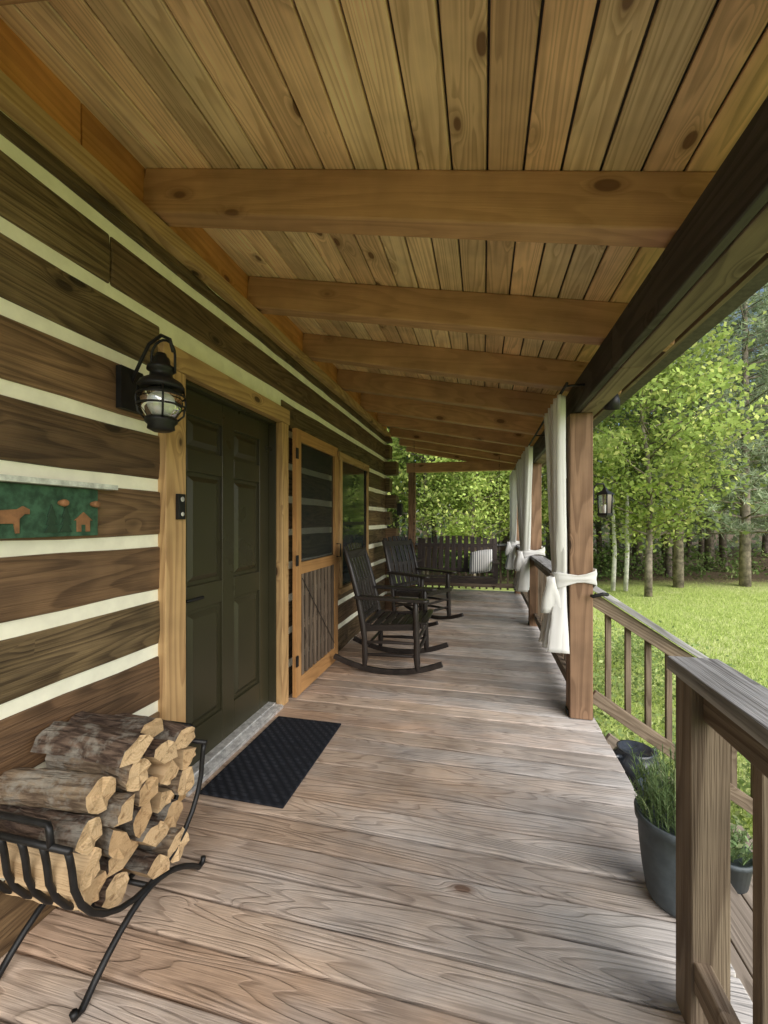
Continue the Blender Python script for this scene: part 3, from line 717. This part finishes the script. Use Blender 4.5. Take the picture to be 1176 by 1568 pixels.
# ---------------------------------------------------------------- ground, grass
gm=NT('lawn');o=gm.obj();n1=gm.noise(o,.5,4.,.65);n2=gm.noise(o,9,4.,.7)
c=gm.mix(n2,(.34,.44,.12),(.58,.65,.21));c=gm.mix(gm.mr(n1,.5,.66,0,.5),c,(.66,.66,.34))  # grass colours lifted above natural to look sunlit
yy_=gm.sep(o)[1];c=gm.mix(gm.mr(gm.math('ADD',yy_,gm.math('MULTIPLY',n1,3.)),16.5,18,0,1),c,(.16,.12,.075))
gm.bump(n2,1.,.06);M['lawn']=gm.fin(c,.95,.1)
g=MB();xs=np.concatenate([np.linspace(-300,-25,8),np.linspace(-20,40,49),np.linspace(50,300,8)]);ysx=np.concatenate([np.linspace(-300,-15,8),np.linspace(-10,45,45),np.linspace(60,400,8)])
V=[];F=[]
for y in ysx:
    for x in xs:
        z=GZ+ (.12*math.sin(x*.4+1)*math.sin(y*.3) if (abs(x)>3 or y>9) else 0)+(max(0,y-14)*.02)
        V.append((x,y,z))
m=len(xs)
for j in range(len(ysx)-1):
    for i in range(m-1): a=j*m+i;F.append((a,a+1,a+m+1,a+m))
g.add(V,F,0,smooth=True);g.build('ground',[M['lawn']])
gb=MB();n=60000
yy=2+16*nr.uniform(0,1,n)**.8;xx=.9+nr.uniform(0,1,n)*(yy*.62)
P=np.stack([xx,yy,np.full(n,GZ)+.12*np.sin(xx*.4+1)*np.sin(yy*.3)*((np.abs(xx)>3)|(yy>9))],1)
hh=nr.uniform(.03,.085,(n,1));a=nr.uniform(0,6.28,n);dx=np.stack([np.cos(a),np.sin(a),0*a],1)
tip=P+np.array([0,0,1.])*hh+dx[:,[1,0,2]]*nr.uniform(-.05,.05,(n,1))
v=np.stack([P-dx*.006,P+dx*.006,tip],1).reshape(-1,3);r_=nr.uniform(0,1,(n,3))
gb.add(v,np.arange(3*n).reshape(n,3),0,rnd=np.repeat(r_,3,0));gb.build('grass',[M['grassb']])
gp=MB();cents=[]
for i in range(60): cents.append((U(1.0,2.6),U(3.5,7.5),GZ+U(.05,.45)))
clumps(gp,cents,.35,110,.05,0,.8,.5)
gp.build('garden_shrubs',[M['oak']])

# ---------------------------------------------------------------- trees
mp=broadleaf('maple_tree',7.5,2.2,1.6,'maple',34,95,.15,'trunk',.11)
mp.location=(4.6,13.4,GZ)
inst(mp,(6.6,17.3,GZ),2.1,1.05);inst(mp,(1.2,15.2,GZ),4.,1.);inst(mp,(-2.1,15.5,GZ),.8,1.2);inst(mp,(-.3,13.6,GZ),2.8,.8)
ok=broadleaf('oak_tree',11,3.0,2.5,'oak',36,85,.21,'trunk',.18,1.0)
ok.location=(-.9,20.5,GZ)
for l,r,s in(((-4.5,17.5,GZ),1,1.),((3.0,20.5,GZ),2.,.9),((-8.5,18,GZ),4,1.1),((-5,24,GZ),5,1.1),((15.8,25,GZ),5.5,.9),((-13,16,GZ),1.9,1.1)): inst(ok,l,r,s)
pn=pine('pine_tree',13,1.8,2.3,26)
pn.location=(7.9,15.2,GZ)
for l,r,s in(((6.0,15.0,GZ),3.3,.95),((9.9,16.6,GZ),1.,1.),((6.3,19.5,GZ),2.,1.1),((8.9,19.5,GZ),3.6,1.1),((11.8,19,GZ),3.,1.1),((13.5,22.5,GZ),4.2,1.1),((4.9,22,GZ),5.2,1.),((1.2,22.5,GZ),.3,1.)): inst(pn,l,r,s)
bi=MB()
for q in range(2): bi.tube([(q*.35,0,0),(q*.35+.05,0,1.2),(q*.4+.02,.1,2.6),(q*.45,.1,4.5)],[.07,.06,.05,.03],1,8)
clumps(bi,[(U(-1,1.2),U(-1,1),U(3,5.5)) for _ in range(22)],.6,80,.12,0)
bi.build('birch_tree',[M['maple'],M['birch']],0,None,(3.9,14.2,GZ))
ug=MB();cents=[(x,y,GZ+U(0,1.)) for x,y in [(U(-12,20),U(16.5,19.5)) for _ in range(240)]]
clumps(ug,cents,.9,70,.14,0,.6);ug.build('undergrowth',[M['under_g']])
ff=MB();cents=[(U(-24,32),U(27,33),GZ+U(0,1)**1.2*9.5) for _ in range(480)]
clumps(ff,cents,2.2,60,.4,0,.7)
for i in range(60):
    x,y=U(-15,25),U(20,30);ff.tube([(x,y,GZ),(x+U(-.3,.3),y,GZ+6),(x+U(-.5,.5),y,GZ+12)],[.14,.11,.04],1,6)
ff.build('forest_treeline',[M['far_haze'],M['trunk']])

# ---------------------------------------------------------------- light
el=math.radians(38);az=math.radians(134)
W=bpy.data.worlds.new('World');S.world=W;W.use_nodes=True;nt=W.node_tree
sk=nt.nodes.new('ShaderNodeTexSky');sk.sky_type='NISHITA';sk.sun_disc=False;sk.sun_elevation=el;sk.sun_rotation=az;sk.air_density=1.;sk.dust_density=2.
bg=nt.nodes['Background'];bg.inputs[1].default_value=.15;nt.links.new(sk.outputs[0],bg.inputs[0])
sl_=bpy.data.lights.new('sun','SUN');sl_.energy=5;sl_.angle=math.radians(70);sl_.color=(1,.975,.945)
so=bpy.data.objects.new('sun',sl_);S.collection.objects.link(so)
d=Vector((math.sin(az)*math.cos(el),math.cos(az)*math.cos(el),math.sin(el)))
so.rotation_euler=d.to_track_quat('Z','Y').to_euler()
# camera
cam=bpy.data.cameras.new('camera');co=bpy.data.objects.new('camera',cam);S.collection.objects.link(co);S.camera=co
cam.sensor_fit='VERTICAL';cam.sensor_height=24;cam.lens=640/1568*24;cam.shift_y=13/1568;cam.clip_start=.02;cam.clip_end=1500
co.location=(0,0,1.34);co.rotation_euler=(math.radians(90),0,math.atan(152/640))
S.view_settings.view_transform='Standard';S.view_settings.look='None';S.view_settings.exposure=0
